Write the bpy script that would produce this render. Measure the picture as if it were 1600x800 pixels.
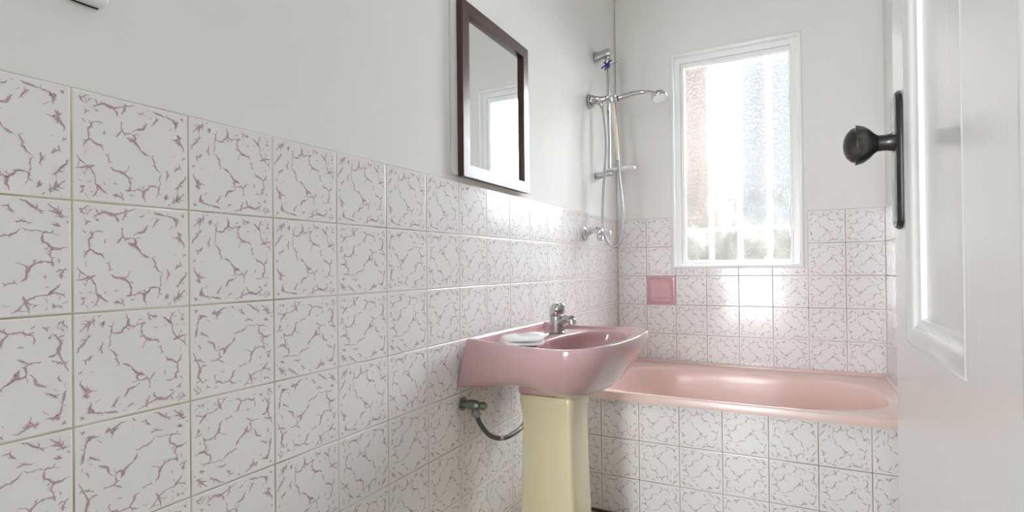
import bpy, bmesh, math, random
from mathutils import Vector, Matrix

for o in list(bpy.data.objects):
    bpy.data.objects.remove(o, do_unlink=True)
SC = bpy.context.scene
COL = SC.collection
PI = math.pi

# ------------------------------------------------------------------ room dimensions (metres)
TOP = 1.2575            # top of the wall tiling
YB = 2.5865             # back wall
XR = 1.245              # right wall
YF = -0.33              # wall with the doorway
ZC = 2.62               # ceiling
S = 0.155               # tile height
SU = 0.1609             # tile width on the left wall
XW0 = 0.0054            # first joint on the back wall
YP = 1.758              # tiled front of the bath
XP0 = 0.1656            # a joint on the bath front
DX = 0.991              # room side face of the open door

# ------------------------------------------------------------------ camera
cam = bpy.data.objects.new('camera', bpy.data.cameras.new('camera'))
COL.objects.link(cam)
rt = Vector((0.88776, 0.46016, -0.01136)); up = Vector((0.01239, 0.00079, 0.99992)); fw = rt.cross(up) * -1
M = Matrix((( rt.x, up.x, -fw.x, 0.87095), (rt.y, up.y, -fw.y, -0.3799), (rt.z, up.z, -fw.z, 1.00477), (0, 0, 0, 1)))
cam.matrix_world = M
cam.data.sensor_width = 36.0
cam.data.lens = 847.1 / 1600 * 36
cam.data.shift_y = 12.765 / 1600
cam.data.clip_start = 0.01
SC.camera = cam

# ------------------------------------------------------------------ light and exposure
SC.view_settings.view_transform = 'Standard'
SC.view_settings.look = 'None'
SC.view_settings.gamma = 1.0
SC.view_settings.use_curve_mapping = False
SC.view_settings.exposure = 1.27
SC.cycles.use_denoising = True
SC.cycles.max_bounces = 14
SC.cycles.diffuse_bounces = 8
SC.cycles.glossy_bounces = 6
SC.cycles.transmission_bounces = 8
SC.cycles.transparent_max_bounces = 12
SC.cycles.sample_clamp_indirect = 6.0
SC.cycles.caustics_reflective = False

world = bpy.data.worlds.new('overcast_sky'); SC.world = world
world.use_nodes = True
wn = world.node_tree.nodes; wl = world.node_tree.links
bg = wn['Background']
bg.inputs['Color'].default_value = (0.93, 0.96, 1.0, 1)
bg.inputs['Strength'].default_value = 0.34

def area(name, loc, rot, sx, sy, power, color=(1, 1, 1), portal=False):
    l = bpy.data.lights.new(name, 'AREA'); l.shape = 'RECTANGLE'; l.size = sx; l.size_y = sy
    l.energy = power; l.color = color
    if portal: l.cycles.is_portal = True
    o = bpy.data.objects.new(name, l); o.location = loc; o.rotation_euler = rot; COL.objects.link(o)
    return o
area('window_daylight_portal', (0.61, YB + 0.13, 1.55), (-PI / 2, 0, 0), 0.62, 1.2, 1, portal=True)
def aim(a, b): return (Vector(b) - Vector(a)).to_track_quat('-Z', 'Y').to_euler()
area('high_sky_daylight', (0.7, YB + 2.6, 4.6), aim((0.7, YB + 2.6, 4.6), (0.6, YB, 1.5)), 3.6, 2.6, 560.0, (0.93, 0.97, 1.0))
area('side_sky_daylight', (3.3, YB + 3.2, 3.0), aim((3.3, YB + 3.2, 3.0), (0.6, YB, 1.55)), 3.0, 2.6, 160.0, (0.93, 0.97, 1.0))
area('mid_sky_daylight', (1.72, YB + 3.0, 2.85), aim((1.72, YB + 3.0, 2.85), (0.62, YB, 1.6)), 0.9, 2.4, 1100.0, (0.93, 0.97, 1.0))
area('added_ceiling_fill', (0.62, 1.0, ZC - 0.09), (0, 0, 0), 0.26, 0.26, 1.5, (0.95, 0.975, 1.0))  # added interior fill below an invented ceiling lamp
area('hall_fill_light', (0.36, -3.05, 1.1), (PI / 2, 0, 0), 0.62, 1.7, 42.0, (0.93, 0.97, 1.0))  # added fill shining in from the unseen hall; no window is built there

# ------------------------------------------------------------------ materials
def mat(name, color, rough=0.5, metal=0.0, coat=0.0, spec=0.5, bump=None, sheen=0.0, var=None):
    m = bpy.data.materials.new(name); m.use_nodes = True
    nt = m.node_tree; b = nt.nodes['Principled BSDF']
    b.inputs['Base Color'].default_value = (*color, 1)
    b.inputs['Roughness'].default_value = rough
    b.inputs['Metallic'].default_value = metal
    b.inputs['Coat Weight'].default_value = coat
    b.inputs['Specular IOR Level'].default_value = spec
    if sheen: b.inputs['Sheen Weight'].default_value = sheen
    if bump:
        sc, st, di = bump
        tc = nt.nodes.new('ShaderNodeTexCoord')
        n = nt.nodes.new('ShaderNodeTexNoise'); n.inputs['Scale'].default_value = sc; n.inputs['Detail'].default_value = 5
        bp = nt.nodes.new('ShaderNodeBump'); bp.inputs['Strength'].default_value = st; bp.inputs['Distance'].default_value = di
        nt.links.new(tc.outputs['Object'], n.inputs['Vector'])
        nt.links.new(n.outputs['Fac'], bp.inputs['Height']); nt.links.new(bp.outputs['Normal'], b.inputs['Normal'])
    if var:
        c2, sc, lo, hi = var
        tc = nt.nodes.new('ShaderNodeTexCoord')
        n = nt.nodes.new('ShaderNodeTexNoise'); n.inputs['Scale'].default_value = sc; n.inputs['Detail'].default_value = 4
        mr = nt.nodes.new('ShaderNodeMapRange'); mr.inputs['From Min'].default_value = lo; mr.inputs['From Max'].default_value = hi
        mx = nt.nodes.new('ShaderNodeMix'); mx.data_type = 'RGBA'
        mx.inputs[6].default_value = (*color, 1); mx.inputs[7].default_value = (*c2, 1)
        nt.links.new(tc.outputs['Object'], n.inputs['Vector']); nt.links.new(n.outputs['Fac'], mr.inputs['Value'])
        nt.links.new(mr.outputs['Result'], mx.inputs[0]); nt.links.new(mx.outputs[2], b.inputs['Base Color'])
    return m

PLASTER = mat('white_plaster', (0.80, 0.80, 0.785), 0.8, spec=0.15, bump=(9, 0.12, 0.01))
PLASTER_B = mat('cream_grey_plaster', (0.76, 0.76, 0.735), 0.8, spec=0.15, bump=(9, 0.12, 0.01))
GLOSSW = mat('white_gloss_paint', (0.82, 0.82, 0.82), 0.25, bump=(14, 0.05, 0.005))
TILE = mat('glazed_white_tile', (0.81, 0.807, 0.808), 0.13, bump=(16, 0.06, 0.004))
VEIN = mat('mauve_tile_print', (0.52, 0.365, 0.415), 0.13)
TAPM = mat('tap_chrome', (0.50, 0.50, 0.51), 0.06, 1.0)  # chrome with a darker base colour standing in for dark reflections
GROUT = mat('old_grout', (0.62, 0.57, 0.48), 0.8, var=((0.36, 0.31, 0.21), 5.0, 0.42, 0.62))
GROUT_B = mat('darkened_grout', (0.50, 0.46, 0.40), 0.8, var=((0.20, 0.17, 0.13), 6.0, 0.40, 0.58))
GROUT_P = mat('stained_brown_grout', (0.42, 0.35, 0.23), 0.8, var=((0.20, 0.15, 0.08), 5.0, 0.40, 0.60))
BEAD = mat('yellowed_sealant', (0.66, 0.60, 0.47), 0.6, var=((0.48, 0.38, 0.20), 14.0, 0.5, 0.7))
PINK = mat('pink_vitreous_china', (0.515, 0.335, 0.345), 0.10, coat=0.4)
BATHP = mat('peach_pink_enamel', (0.74, 0.56, 0.515), 0.24, coat=0.08)
SOAPP = mat('rose_glazed_ceramic', (0.60, 0.37, 0.40), 0.12, coat=0.3)
CREAM = mat('cream_vitreous_china', (0.68, 0.61, 0.40), 0.16, coat=0.3)
CHROME = mat('chrome', (0.66, 0.66, 0.67), 0.08, 1.0)
DULLCHROME = mat('dull_chrome', (0.50, 0.51, 0.50), 0.3, 1.0)
VALVEM = mat('tarnished_plated_brass', (0.34, 0.36, 0.33), 0.35, 1.0, var=((0.18, 0.24, 0.20), 60, 0.4, 0.65))
HOSEG = mat('grey_plastic_hose', (0.42, 0.43, 0.44), 0.25, 0.4)
HOSEC = mat('cream_plastic_hose', (0.68, 0.62, 0.47), 0.4)
RUBBER = mat('dark_braided_hose', (0.085, 0.085, 0.08), 0.5, bump=(300, 0.5, 0.001))
BLUE = mat('blue_plastic', (0.02, 0.05, 0.25), 0.4)
CLEARP = mat('pale_clear_plastic', (0.74, 0.75, 0.76), 0.2)
WOOD = mat('dark_brown_wood', (0.062, 0.026, 0.018), 0.30, coat=0.15, bump=(40, 0.1, 0.002))
MIRROR = mat('silvered_glass', (0.86, 0.88, 0.87), 0.015, 1.0)
DOORP = mat('white_door_paint', (0.80, 0.80, 0.80), 0.24)
_n = DOORP.node_tree; _t = _n.nodes.new('ShaderNodeTexCoord'); _m = _n.nodes.new('ShaderNodeMapping'); _m.inputs['Scale'].default_value = (60, 60, 2.2)
_x = _n.nodes.new('ShaderNodeTexNoise'); _x.inputs['Scale'].default_value = 2.0; _x.inputs['Detail'].default_value = 4; _x.inputs['Distortion'].default_value = 0.6
_p = _n.nodes.new('ShaderNodeBump'); _p.inputs['Strength'].default_value = 0.05; _p.inputs['Distance'].default_value = 0.004
_n.links.new(_t.outputs['Object'], _m.inputs['Vector']); _n.links.new(_m.outputs['Vector'], _x.inputs['Vector']); _n.links.new(_x.outputs['Fac'], _p.inputs['Height'])
_n.links.new(_p.outputs['Normal'], _n.nodes['Principled BSDF'].inputs['Normal'])
IRON = mat('black_lacquered_iron', (0.012, 0.011, 0.011), 0.28, coat=0.2, var=((0.05, 0.045, 0.04), 45, 0.6, 0.75))
TOWEL = mat('white_terry_cloth', (0.90, 0.90, 0.90), 0.95, bump=(420, 0.6, 0.002), sheen=0.3)
FLOORM = mat('beige_vinyl', (0.46, 0.42, 0.37), 0.35, var=((0.38, 0.34, 0.29), 8, 0.4, 0.6))
BASE_STRIP = mat('dark_brown_strip', (0.07, 0.05, 0.035), 0.6)
PLASTIC = mat('white_plastic', (0.82, 0.82, 0.82), 0.3)
DARK = mat('dark_gap', (0.02, 0.02, 0.02), 0.7)
BRICK = bpy.data.materials.new('red_brick'); BRICK.use_nodes = True
_n = BRICK.node_tree; _b = _n.nodes.new('ShaderNodeTexBrick'); _t = _n.nodes.new('ShaderNodeTexCoord'); _m = _n.nodes.new('ShaderNodeMapping')
_m.inputs['Rotation'].default_value = (PI / 2, 0, 0)
_b.inputs['Color1'].default_value = (0.12, 0.076, 0.066, 1); _b.inputs['Color2'].default_value = (0.14, 0.093, 0.08, 1)
_b.inputs['Mortar'].default_value = (0.17, 0.155, 0.14, 1); _b.inputs['Scale'].default_value = 4.5
_n.links.new(_t.outputs['Object'], _m.inputs['Vector']); _n.links.new(_m.outputs['Vector'], _b.inputs['Vector'])
_n.links.new(_b.outputs['Color'], _n.nodes['Principled BSDF'].inputs['Base Color'])
LEAF = mat('hedge_leaf', (0.092, 0.092, 0.075), 0.7, var=((0.13, 0.12, 0.10), 3, 0.4, 0.6))
SOIL = mat('pale_gravel', (0.13, 0.12, 0.105), 0.9, var=((0.10, 0.09, 0.075), 7, 0.4, 0.6))

# pattern glass: part of the light passes straight, the rest is spread by the hammered surface
GLASS = bpy.data.materials.new('obscured_pattern_glass'); GLASS.use_nodes = True
nt = GLASS.node_tree; nt.nodes.clear()
out = nt.nodes.new('ShaderNodeOutputMaterial'); mx = nt.nodes.new('ShaderNodeMixShader'); mx2 = nt.nodes.new('ShaderNodeMixShader')
tr = nt.nodes.new('ShaderNodeBsdfTransparent'); tr.inputs['Color'].default_value = (0.94, 0.97, 0.97, 1)
rf = nt.nodes.new('ShaderNodeBsdfRefraction'); rf.inputs['Roughness'].default_value = 0.33; rf.inputs['IOR'].default_value = 1.18
tl = nt.nodes.new('ShaderNodeBsdfTranslucent'); tl.inputs['Color'].default_value = (0.9, 0.92, 0.92, 1)
gl = nt.nodes.new('ShaderNodeBsdfGlossy'); gl.inputs['Roughness'].default_value = 0.15
tc = nt.nodes.new('ShaderNodeTexCoord'); vz = nt.nodes.new('ShaderNodeTexVoronoi'); vz.inputs['Scale'].default_value = 70
bp = nt.nodes.new('ShaderNodeBump'); bp.inputs['Strength'].default_value = 0.6; bp.inputs['Distance'].default_value = 0.006
nt.links.new(tc.outputs['Object'], vz.inputs['Vector']); nt.links.new(vz.outputs['Distance'], bp.inputs['Height'])
for nd in (rf, gl, tl): nt.links.new(bp.outputs['Normal'], nd.inputs['Normal'])
mx.inputs[0].default_value = 0.74; mx2.inputs[0].default_value = 0.007
mx3 = nt.nodes.new('ShaderNodeMixShader'); mx3.inputs[0].default_value = 0.06
nt.links.new(rf.outputs[0], mx2.inputs[1]); nt.links.new(tl.outputs[0], mx2.inputs[2])
nt.links.new(tr.outputs[0], mx.inputs[1]); nt.links.new(mx2.outputs[0], mx.inputs[2])
nt.links.new(mx.outputs[0], mx3.inputs[1]); nt.links.new(gl.outputs[0], mx3.inputs[2])
nt.links.new(mx3.outputs[0], out.inputs['Surface'])

# ------------------------------------------------------------------ mesh helpers
class MB:
    """Collects vertices and faces for one mesh object."""
    def __init__(self): self.v = []; self.f = []; self.mi = []
    def add(self, vs, fs, mi=0):
        b = len(self.v); self.v += [tuple(p) for p in vs]
        self.f += [tuple(b + i for i in f) for f in fs]; self.mi += [mi] * len(fs); return self
    def box(self, a, b, mi=0):
        (x0, y0, z0), (x1, y1, z1) = a, b
        return self.add([(x0, y0, z0), (x1, y0, z0), (x1, y1, z0), (x0, y1, z0), (x0, y0, z1), (x1, y0, z1), (x1, y1, z1), (x0, y1, z1)],
                        [(3, 2, 1, 0), (4, 5, 6, 7), (0, 1, 5, 4), (1, 2, 6, 5), (2, 3, 7, 6), (3, 0, 4, 7)], mi)
    def rings(self, rings, cap0=False, cap1=False, closed=True, mi=0):
        n = len(rings[0]); vs = [p for r in rings for p in r]; fs = []
        for i in range(len(rings) - 1):
            for j in range(n if closed else n - 1):
                k = (j + 1) % n
                fs.append((i * n + j, i * n + k, (i + 1) * n + k, (i + 1) * n + j))
        if cap0: fs.append(tuple(range(n - 1, -1, -1)))
        if cap1: fs.append(tuple((len(rings) - 1) * n + j for j in range(n)))
        return self.add(vs, fs, mi)
    def lathe(self, base, axis, prof, n=32, mi=0, squash=None):
        """prof: list of (distance along axis, radius)"""
        ax = Vector(axis).normalized(); t = Vector((0, 0, 1)) if abs(ax.z) < 0.9 else Vector((1, 0, 0))
        u = ax.cross(t).normalized(); w = ax.cross(u); base = Vector(base); rs = []
        for d, r in prof:
            rs.append([base + ax * d + (u * math.cos(2 * PI * k / n) + w * math.sin(2 * PI * k / n)) * max(r, 1e-5) for k in range(n)])
        return self.rings(rs, True, True, mi=mi)
    def tube(self, pts, r, n=12, mi=0, steps=8):
        pts = smooth(pts, steps); N = len(pts); rs = []; nrm = None
        for i, p in enumerate(pts):
            t = (pts[min(i + 1, N - 1)] - pts[max(i - 1, 0)]).normalized()
            if nrm is None:
                nrm = t.cross(Vector((0, 0, 1)));
                if nrm.length < 1e-3: nrm = t.cross(Vector((1, 0, 0)))
            nrm = (nrm - t * nrm.dot(t)).normalized(); bn = t.cross(nrm)
            rr = r(i / (N - 1)) if callable(r) else r
            rs.append([p + (nrm * math.cos(2 * PI * k / n) + bn * math.sin(2 * PI * k / n)) * rr for k in range(n)])
        return self.rings(rs, True, True, mi=mi)
    def build(self, name, mats, parent=None, smooth_angle=None, bevel=None, subd=0, loc=None, fix=True):
        me = bpy.data.meshes.new(name); me.from_pydata(self.v, [], self.f)
        if not isinstance(mats, (list, tuple)): mats = [mats]
        for m in mats: me.materials.append(m)
        me.polygons.foreach_set('material_index', self.mi)
        if fix:
            bm = bmesh.new(); bm.from_mesh(me); bmesh.ops.recalc_face_normals(bm, faces=bm.faces); bm.to_mesh(me); bm.free()
        o = bpy.data.objects.new(name, me); COL.objects.link(o)
        if loc is not None:
            L = Vector(loc)
            for v in me.vertices: v.co -= L
            o.location = L
        if bevel:
            b = o.modifiers.new('bevel', 'BEVEL'); b.width = bevel; b.segments = 3; b.limit_method = 'ANGLE'; b.angle_limit = math.radians(40)
        if subd:
            sd = o.modifiers.new('subdivision', 'SUBSURF'); sd.levels = subd; sd.render_levels = subd
        if smooth_angle is not None or bevel or subd:
            me.polygons.foreach_set('use_smooth', [True] * len(me.polygons))
            if not subd: me.set_sharp_from_angle(angle=math.radians(smooth_angle or 40))
        me.update()
        if parent is not None:
            o.parent = parent
            pw = parent.location.copy()
            pp = parent.parent
            while pp is not None: pw = pw + pp.location; pp = pp.parent
            o.location = o.location - pw
        return o

def smooth(pts, steps=8):
    P = [Vector(p) for p in pts]
    if len(P) < 3 or steps <= 1: return P
    out = []
    for i in range(len(P) - 1):
        a, b, c, d = P[max(i - 1, 0)], P[i], P[i + 1], P[min(i + 2, len(P) - 1)]
        for k in range(steps):
            t = k / steps
            out.append(0.5 * (2 * b + (c - a) * t + (2 * a - 5 * b + 4 * c - d) * t * t + (3 * b - a - 3 * c + d) * t ** 3))
    out.append(P[-1]); return out

def interp(tab, x):
    if x <= tab[0][0]: return tab[0][1]
    for (a, fa), (b, fb) in zip(tab, tab[1:]):
        if x <= b: return fa + (fb - fa) * (x - a) / (b - a)
    return tab[-1][1]

def thing(name, label, cat, loc, group=None):
    o = bpy.data.objects.new(name, None); o.empty_display_size = 0.05; COL.objects.link(o); o.location = loc
    o['label'] = label; o['category'] = cat
    if group: o['group'] = group
    return o
def tag(o, label, cat, group=None):
    o['label'] = label; o['category'] = cat
    if group: o['group'] = group
    return o
def struct(o):
    o['kind'] = 'structure'; return o
def holder(name, loc=(0, 0, 0)):
    o = bpy.data.objects.new(name, None); COL.objects.link(o); o.location = loc; o.empty_display_size = 0.05
    return struct(o)

# ------------------------------------------------------------------ the tile print, traced once and repeated on every tile
STROKES = [
 [(75,80,5),(100,85,8),(120,72,6),(150,62,4)], [(100,84,6),(118,82,5),(128,103,6)],
 [(118,190,6),(130,172,8),(152,160,5)], [(112,160,4),(130,172,5)], [(190,150,6),(208,160,9)], [(100,218,5),(122,240,8)],
 [(165,143,4),(195,122,8),(225,108,13),(262,112,12),(300,124,20),(330,118,10),(360,110,7),(380,98,13),(374,125,8),(352,160,5)],
 [(300,124,13),(318,145,9),(326,172,5)], [(225,108,8),(226,90,4)], [(380,98,7),(410,94,5),(440,84,4)], [(380,98,6),(370,82,3)], [(195,122,6),(185,136,4)],
 [(235,233,4),(205,228,6),(170,236,6),(160,262,9),(140,280,11),(143,310,9),(148,345,9),(128,360,16),(112,385,10),(118,405,5)],
 [(160,262,6),(173,274,3)], [(128,360,8),(104,355,4)], [(148,345,8),(170,358,9),(200,375,18),(225,385,8),(238,408,5)], [(225,385,6),(233,369,3)],
 [(242,275,5),(244,308,7)],
 [(65,455,4),(78,480,8),(90,495,11),(115,508,7),(142,517,4)], [(90,495,8),(78,520,5),(72,545,7),(100,540,9),(145,526,17),(185,515,4)],
 [(145,526,11),(165,548,9),(182,572,7),(185,605,5),(190,635,9),(215,655,18),(240,675,15),(264,685,4)],
 [(190,635,8),(200,670,11),(185,700,7),(163,718,5)], [(185,700,6),(202,713,4)], [(72,545,5),(55,543,3)],
 [(250,430,6),(262,438,11),(272,455,7),(275,478,9),(262,488,5)], [(262,438,6),(276,424,3)], [(275,478,6),(296,468,3)],
 [(280,505,4),(298,525,11),(330,528,9),(365,540,18),(390,560,10),(408,585,8),(408,620,7),(402,645,15),(372,648,4)],
 [(390,560,6),(415,558,6),(423,572,4)], [(365,540,9),(388,515,6),(402,490,4),(394,476,3)], [(402,645,8),(440,632,5),(478,628,9)], [(298,525,5),(290,507,3)],
 [(478,628,10),(492,645,18),(490,675,9),(503,710,4)], [(492,645,13),(515,620,9),(530,595,11),(575,590,6)], [(478,628,7),(461,607,3)],
 [(492,625,6),(490,598,3)], [(530,595,6),(524,616,3)], [(575,590,6),(588,600,8),(586,630,7),(606,641,4)],
 [(590,600,5),(598,570,6),(592,545,5),(596,520,6),(611,504,3)], [(586,630,5),(574,666,3)],
 [(345,205,4),(356,215,8),(352,240,6),(358,262,9),(375,282,13),(372,296,5)], [(358,262,9),(335,290,8),(316,311,4)],
 [(375,278,9),(420,275,5),(472,271,3)], [(422,266,4),(450,240,8),(490,235,13),(505,210,9),(519,190,4)], [(490,235,6),(485,221,3)],
 [(385,305,7),(430,318,22),(440,300,13),(432,278,7)], [(430,318,18),(452,342,9),(480,375,8),(510,395,10),(532,402,4)], [(480,375,5),(501,380,3)],
 [(545,400,10),(558,430,7),(560,455,7),(572,472,8),(590,490,5),(606,501,3)], [(545,400,6),(561,391,3)], [(560,440,5),(573,435,3)],
 [(553,103,4),(572,118,15),(600,125,9),(640,130,5),(680,145,9),(700,170,13),(694,212,4)], [(640,130,5),(642,114,3)], [(700,170,6),(713,157,3)],
 [(543,207,4),(555,190,7),(575,160,13),(593,151,4)], [(535,161,3),(549,144,3)], [(575,160,6),(567,139,3)],
 [(735,130,12),(746,143,5)], [(722,130,4),(750,121,4)],
 [(715,233,4),(718,262,18)], [(736,249,3),(718,262,12)], [(664,268,3),(690,275,6),(718,262,13)], [(718,265,15),(725,290,11),(748,320,7),(739,347,3)],
 [(725,290,8),(714,311,3)], [(718,262,9),(704,234,3)],
 [(742,390,13),(757,379,4)], [(740,374,3),(738,402,3)],
 [(720,423,5),(724,450,11),(700,462,13),(688,476,7)], [(700,462,6),(706,441,3)], [(724,450,5),(736,456,3)],
 [(640,474,3),(648,505,9),(635,535,7),(643,551,3)], [(648,505,5),(661,489,3)],
 [(763,493,4),(755,520,8),(735,538,9),(712,572,8),(690,591,4)], [(712,572,7),(709,602,4)],
 [(640,629,4),(632,655,12),(627,671,5)], [(671,673,5),(695,662,10),(720,645,9),(749,608,4)], [(695,662,8),(710,640,6),(712,608,3)],
 [(695,662,8),(726,673,4)], [(720,660,5),(746,654,3)], [(644,701,4),(660,689,6)],
 [(293,691,6),(320,688,11),(350,695,7),(371,711,4)], [(320,688,6),(309,706,4)], [(320,688,6),(318,671,3)],
 [(83,660,6),(105,662,10),(126,654,3)], [(94,648,5),(101,682,5)], [(129,631,4),(162,617,4)], [(640,655,4),(650,640,3)], [(505,110,4),(530,112,3)],
]
_e = random.Random(21)
for _k in range(34):                                                   # fine twigs crowding the tile's margin
    side = _e.randrange(4); a = _e.uniform(60, 730); b = _e.uniform(22, 105)
    x, y = ((a, 45 + b), (a, 715 - b), (50 + b, a), (762 - b, a))[side]
    th = _e.uniform(0, PI); l = _e.uniform(12, 30)
    x1, y1 = x + l * math.cos(th), y + l * math.sin(th)
    x2, y2 = x1 + l * .8 * math.cos(th + _e.uniform(-.9, .9)), y1 + l * .8 * math.sin(th + _e.uniform(-.9, .9))
    STROKES.append([(x, y, 3), (x1, y1, _e.uniform(4, 9)), (x2, y2, 3)])
def homography(src):
    dst = [(0, 0), (1, 0), (1, 1), (0, 1)]; A = []; B = []
    for (x, y), (u, v) in zip(src, dst):
        A.append([x, y, 1, 0, 0, 0, -u * x, -u * y]); B.append(u)
        A.append([0, 0, 0, x, y, 1, -v * x, -v * y]); B.append(v)
    n = 8
    for i in range(n):
        p = max(range(i, n), key=lambda r: abs(A[r][i])); A[i], A[p] = A[p], A[i]; B[i], B[p] = B[p], B[i]
        for r in range(n):
            if r != i:
                f = A[r][i] / A[i][i]
                for c in range(i, n): A[r][c] -= f * A[i][c]
                B[r] -= f * B[i]
    h = [B[i] / A[i][i] for i in range(n)] + [1]
    return lambda x, y: ((h[0] * x + h[1] * y + h[2]) / (h[6] * x + h[7] * y + 1), (h[3] * x + h[4] * y + h[5]) / (h[6] * x + h[7] * y + 1))
_H = homography([(35, 28), (778, 95), (780, 712), (35, 762)])
VQ = []; VH = []                                       # ribbon quads in tile coordinates (right, down), 0..1
_r = random.Random(5)
for si_, st in enumerate(STROKES):
    pts = []
    for i in range(len(st) - 1):
        (x0, y0, w0), (x1, y1, w1) = st[i], st[i + 1]
        L = math.hypot(x1 - x0, y1 - y0); k = max(1, int(L / 10))
        for j in range(k):
            t = j / k; a = 4.0 if j else 0.0
            pts.append((x0 + (x1 - x0) * t + _r.uniform(-a, a), y0 + (y1 - y0) * t + _r.uniform(-a, a), (w0 + (w1 - w0) * t) * _r.uniform(0.65, 1.25)))
    pts.append(st[-1]); n = len(pts); lr = []
    for i, (x, y, w) in enumerate(pts):
        xa, ya, _ = pts[max(i - 1, 0)]; xb, yb, _ = pts[min(i + 1, n - 1)]
        d = math.hypot(xb - xa, yb - ya) or 1; nx, ny = -(yb - ya) / d, (xb - xa) / d
        w = w * 0.54 * (0.4 if i in (0, n - 1) and len(pts) > 2 else 1.0)
        jl, jr = _r.uniform(0.75, 1.25), _r.uniform(0.75, 1.25)
        lr.append((_H(x + nx * w * jl, y + ny * w * jl), _H(x - nx * w * jr, y - ny * w * jr)))
        if 0 < i < n - 1 and w > 2.4 and _r.random() < 0.38:      # a small thorn
            sgn = _r.choice((-1, 1)); l = _r.uniform(8, 16); tx, ty = (xb - xa) / d, (yb - ya) / d
            ex, ey = x + nx * sgn * (w + l) + tx * _r.uniform(-7, 7), y + ny * sgn * (w + l) + ty * _r.uniform(-7, 7)
            VQ.append((_H(x - tx * 2.5, y - ty * 2.5), _H(x + tx * 2.5, y + ty * 2.5), _H(ex, ey)))
    for a, b in zip(lr, lr[1:]): VQ.append((a[0], b[0], b[1], a[1]))
    VH += [0.0001 + 0.000004 * si_] * (len(VQ) - len(VH))

def clip(poly, u0, u1, v0, v1):
    for ax, lim, keep in ((0, u0, 1), (0, u1, -1), (1, v0, 1), (1, v1, -1)):
        res = []
        for i, p in enumerate(poly):
            q = poly[i - 1]; ip = (p[ax] - lim) * keep >= 0; iq = (q[ax] - lim) * keep >= 0
            if ip != iq:
                t = (lim - q[ax]) / (p[ax] - q[ax]); res.append((q[0] + (p[0] - q[0]) * t, q[1] + (p[1] - q[1]) * t))
            if ip: res.append(p)
        poly = res
        if len(poly) < 3: return None
    return poly
ROT = {0: lambda x, y: (x, y), 1: lambda x, y: (1 - y, x), 2: lambda x, y: (1 - x, 1 - y), 3: lambda x, y: (y, 1 - x)}   # 1 = a quarter turn clockwise

def tile_panel(name, parent, origin, ur, dn, nrm, cells, grout, thick=0.006, gap=0.0022):
    """cells: (u0,v0,full_w,full_h, crop(u0,u1,v0,v1), turn); u along ur, v along dn from origin; nrm points into the room."""
    O, U, D, N = (Vector(a) for a in (origin, ur, dn, nrm)); mb = MB(); P = lambda u, v, h: O + U * u + D * v + N * h
    e = 0.0022
    for (u, v, w, h, cr, turn) in cells:
        a, b, c, d = cr; g = gap / 2
        a2, b2, c2, d2 = max(u + g, a), min(u + w - g, b), max(v + g, c), min(v + h - g, d)
        if b2 - a2 < 0.004 or d2 - c2 < 0.004: continue
        q = lambda i, k: [P(a2 + i, c2 + i, k), P(b2 - i, c2 + i, k), P(b2 - i, d2 - i, k), P(a2 + i, d2 - i, k)]
        mb.rings([q(0, -thick), q(0, -0.0008), q(e * 0.4, -0.00025), q(e, 0)], cap1=True)
        # grout bed a little behind the glaze
        mb.add([P(max(u, a), max(v, c), -0.0007), P(min(u + w, b), max(v, c), -0.0007), P(min(u + w, b), min(v + h, d), -0.0007), P(max(u, a), min(v + h, d), -0.0007)], [(0, 1, 2, 3)], 2)
        lim = ((a2 + e - u) / w, (b2 - e - u) / w, (c2 + e - v) / h, (d2 - e - v) / h)
        full = lim[0] < 0.03 and lim[1] > 0.97 and lim[2] < 0.03 and lim[3] > 0.97
        R = ROT[turn]
        for poly, vh in zip(VQ, VH):
            pl = [R(*p) for p in poly]
            pl = clip(pl, *lim) if not full or any(not 0.02 < c_ < 0.98 for p in pl for c_ in p) else pl
            if pl: mb.add([P(u + p[0] * w, v + p[1] * h, vh) for p in pl], [tuple(range(len(pl)))], 1)
    o = mb.build(name, [TILE, VEIN, grout], parent, fix=False)
    return struct(o)

# ------------------------------------------------------------------ the shell
fl = struct(MB().box((-0.12, -3.2, -0.1), (2.2, YB + 0.12, 0)).build('floor', FLOORM))
ce = struct(MB().box((-0.12, -3.2, ZC), (2.2, YB + 0.12, ZC + 0.1)).build('ceiling', PLASTER))
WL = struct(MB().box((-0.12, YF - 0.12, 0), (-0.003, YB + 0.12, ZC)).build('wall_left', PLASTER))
TURN = {(-1, 0): 0, (0, 0): 0, (1, 0): 2, (2, 0): 2, (3, 0): 2, (4, 0): 2, (5, 0): 2, (-1, 1): 3, (0, 1): 0, (1, 1): 2, (2, 1): 2, (3, 1): 1,
        (-1, 2): 1, (0, 2): 2, (1, 2): 3, (2, 2): 1, (3, 2): 1, (4, 2): 1, (-1, 3): 3, (0, 3): 3, (1, 3): 1, (2, 3): 3, (3, 3): 2, (1, 4): 0, (2, 4): 2}
rnd = random.Random(11)
cells = []
for i in range(-2, 17):
    for j in range(9):
        cells.append((i * SU, j * S, SU, S, (YF, YB, 0, TOP), TURN.get((i, j), rnd.randrange(4))))
tile_panel('wall_tiles', WL, (0, 0, TOP), (0, 1, 0), (0, 0, -1), (1, 0, 0), cells, GROUT)

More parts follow.
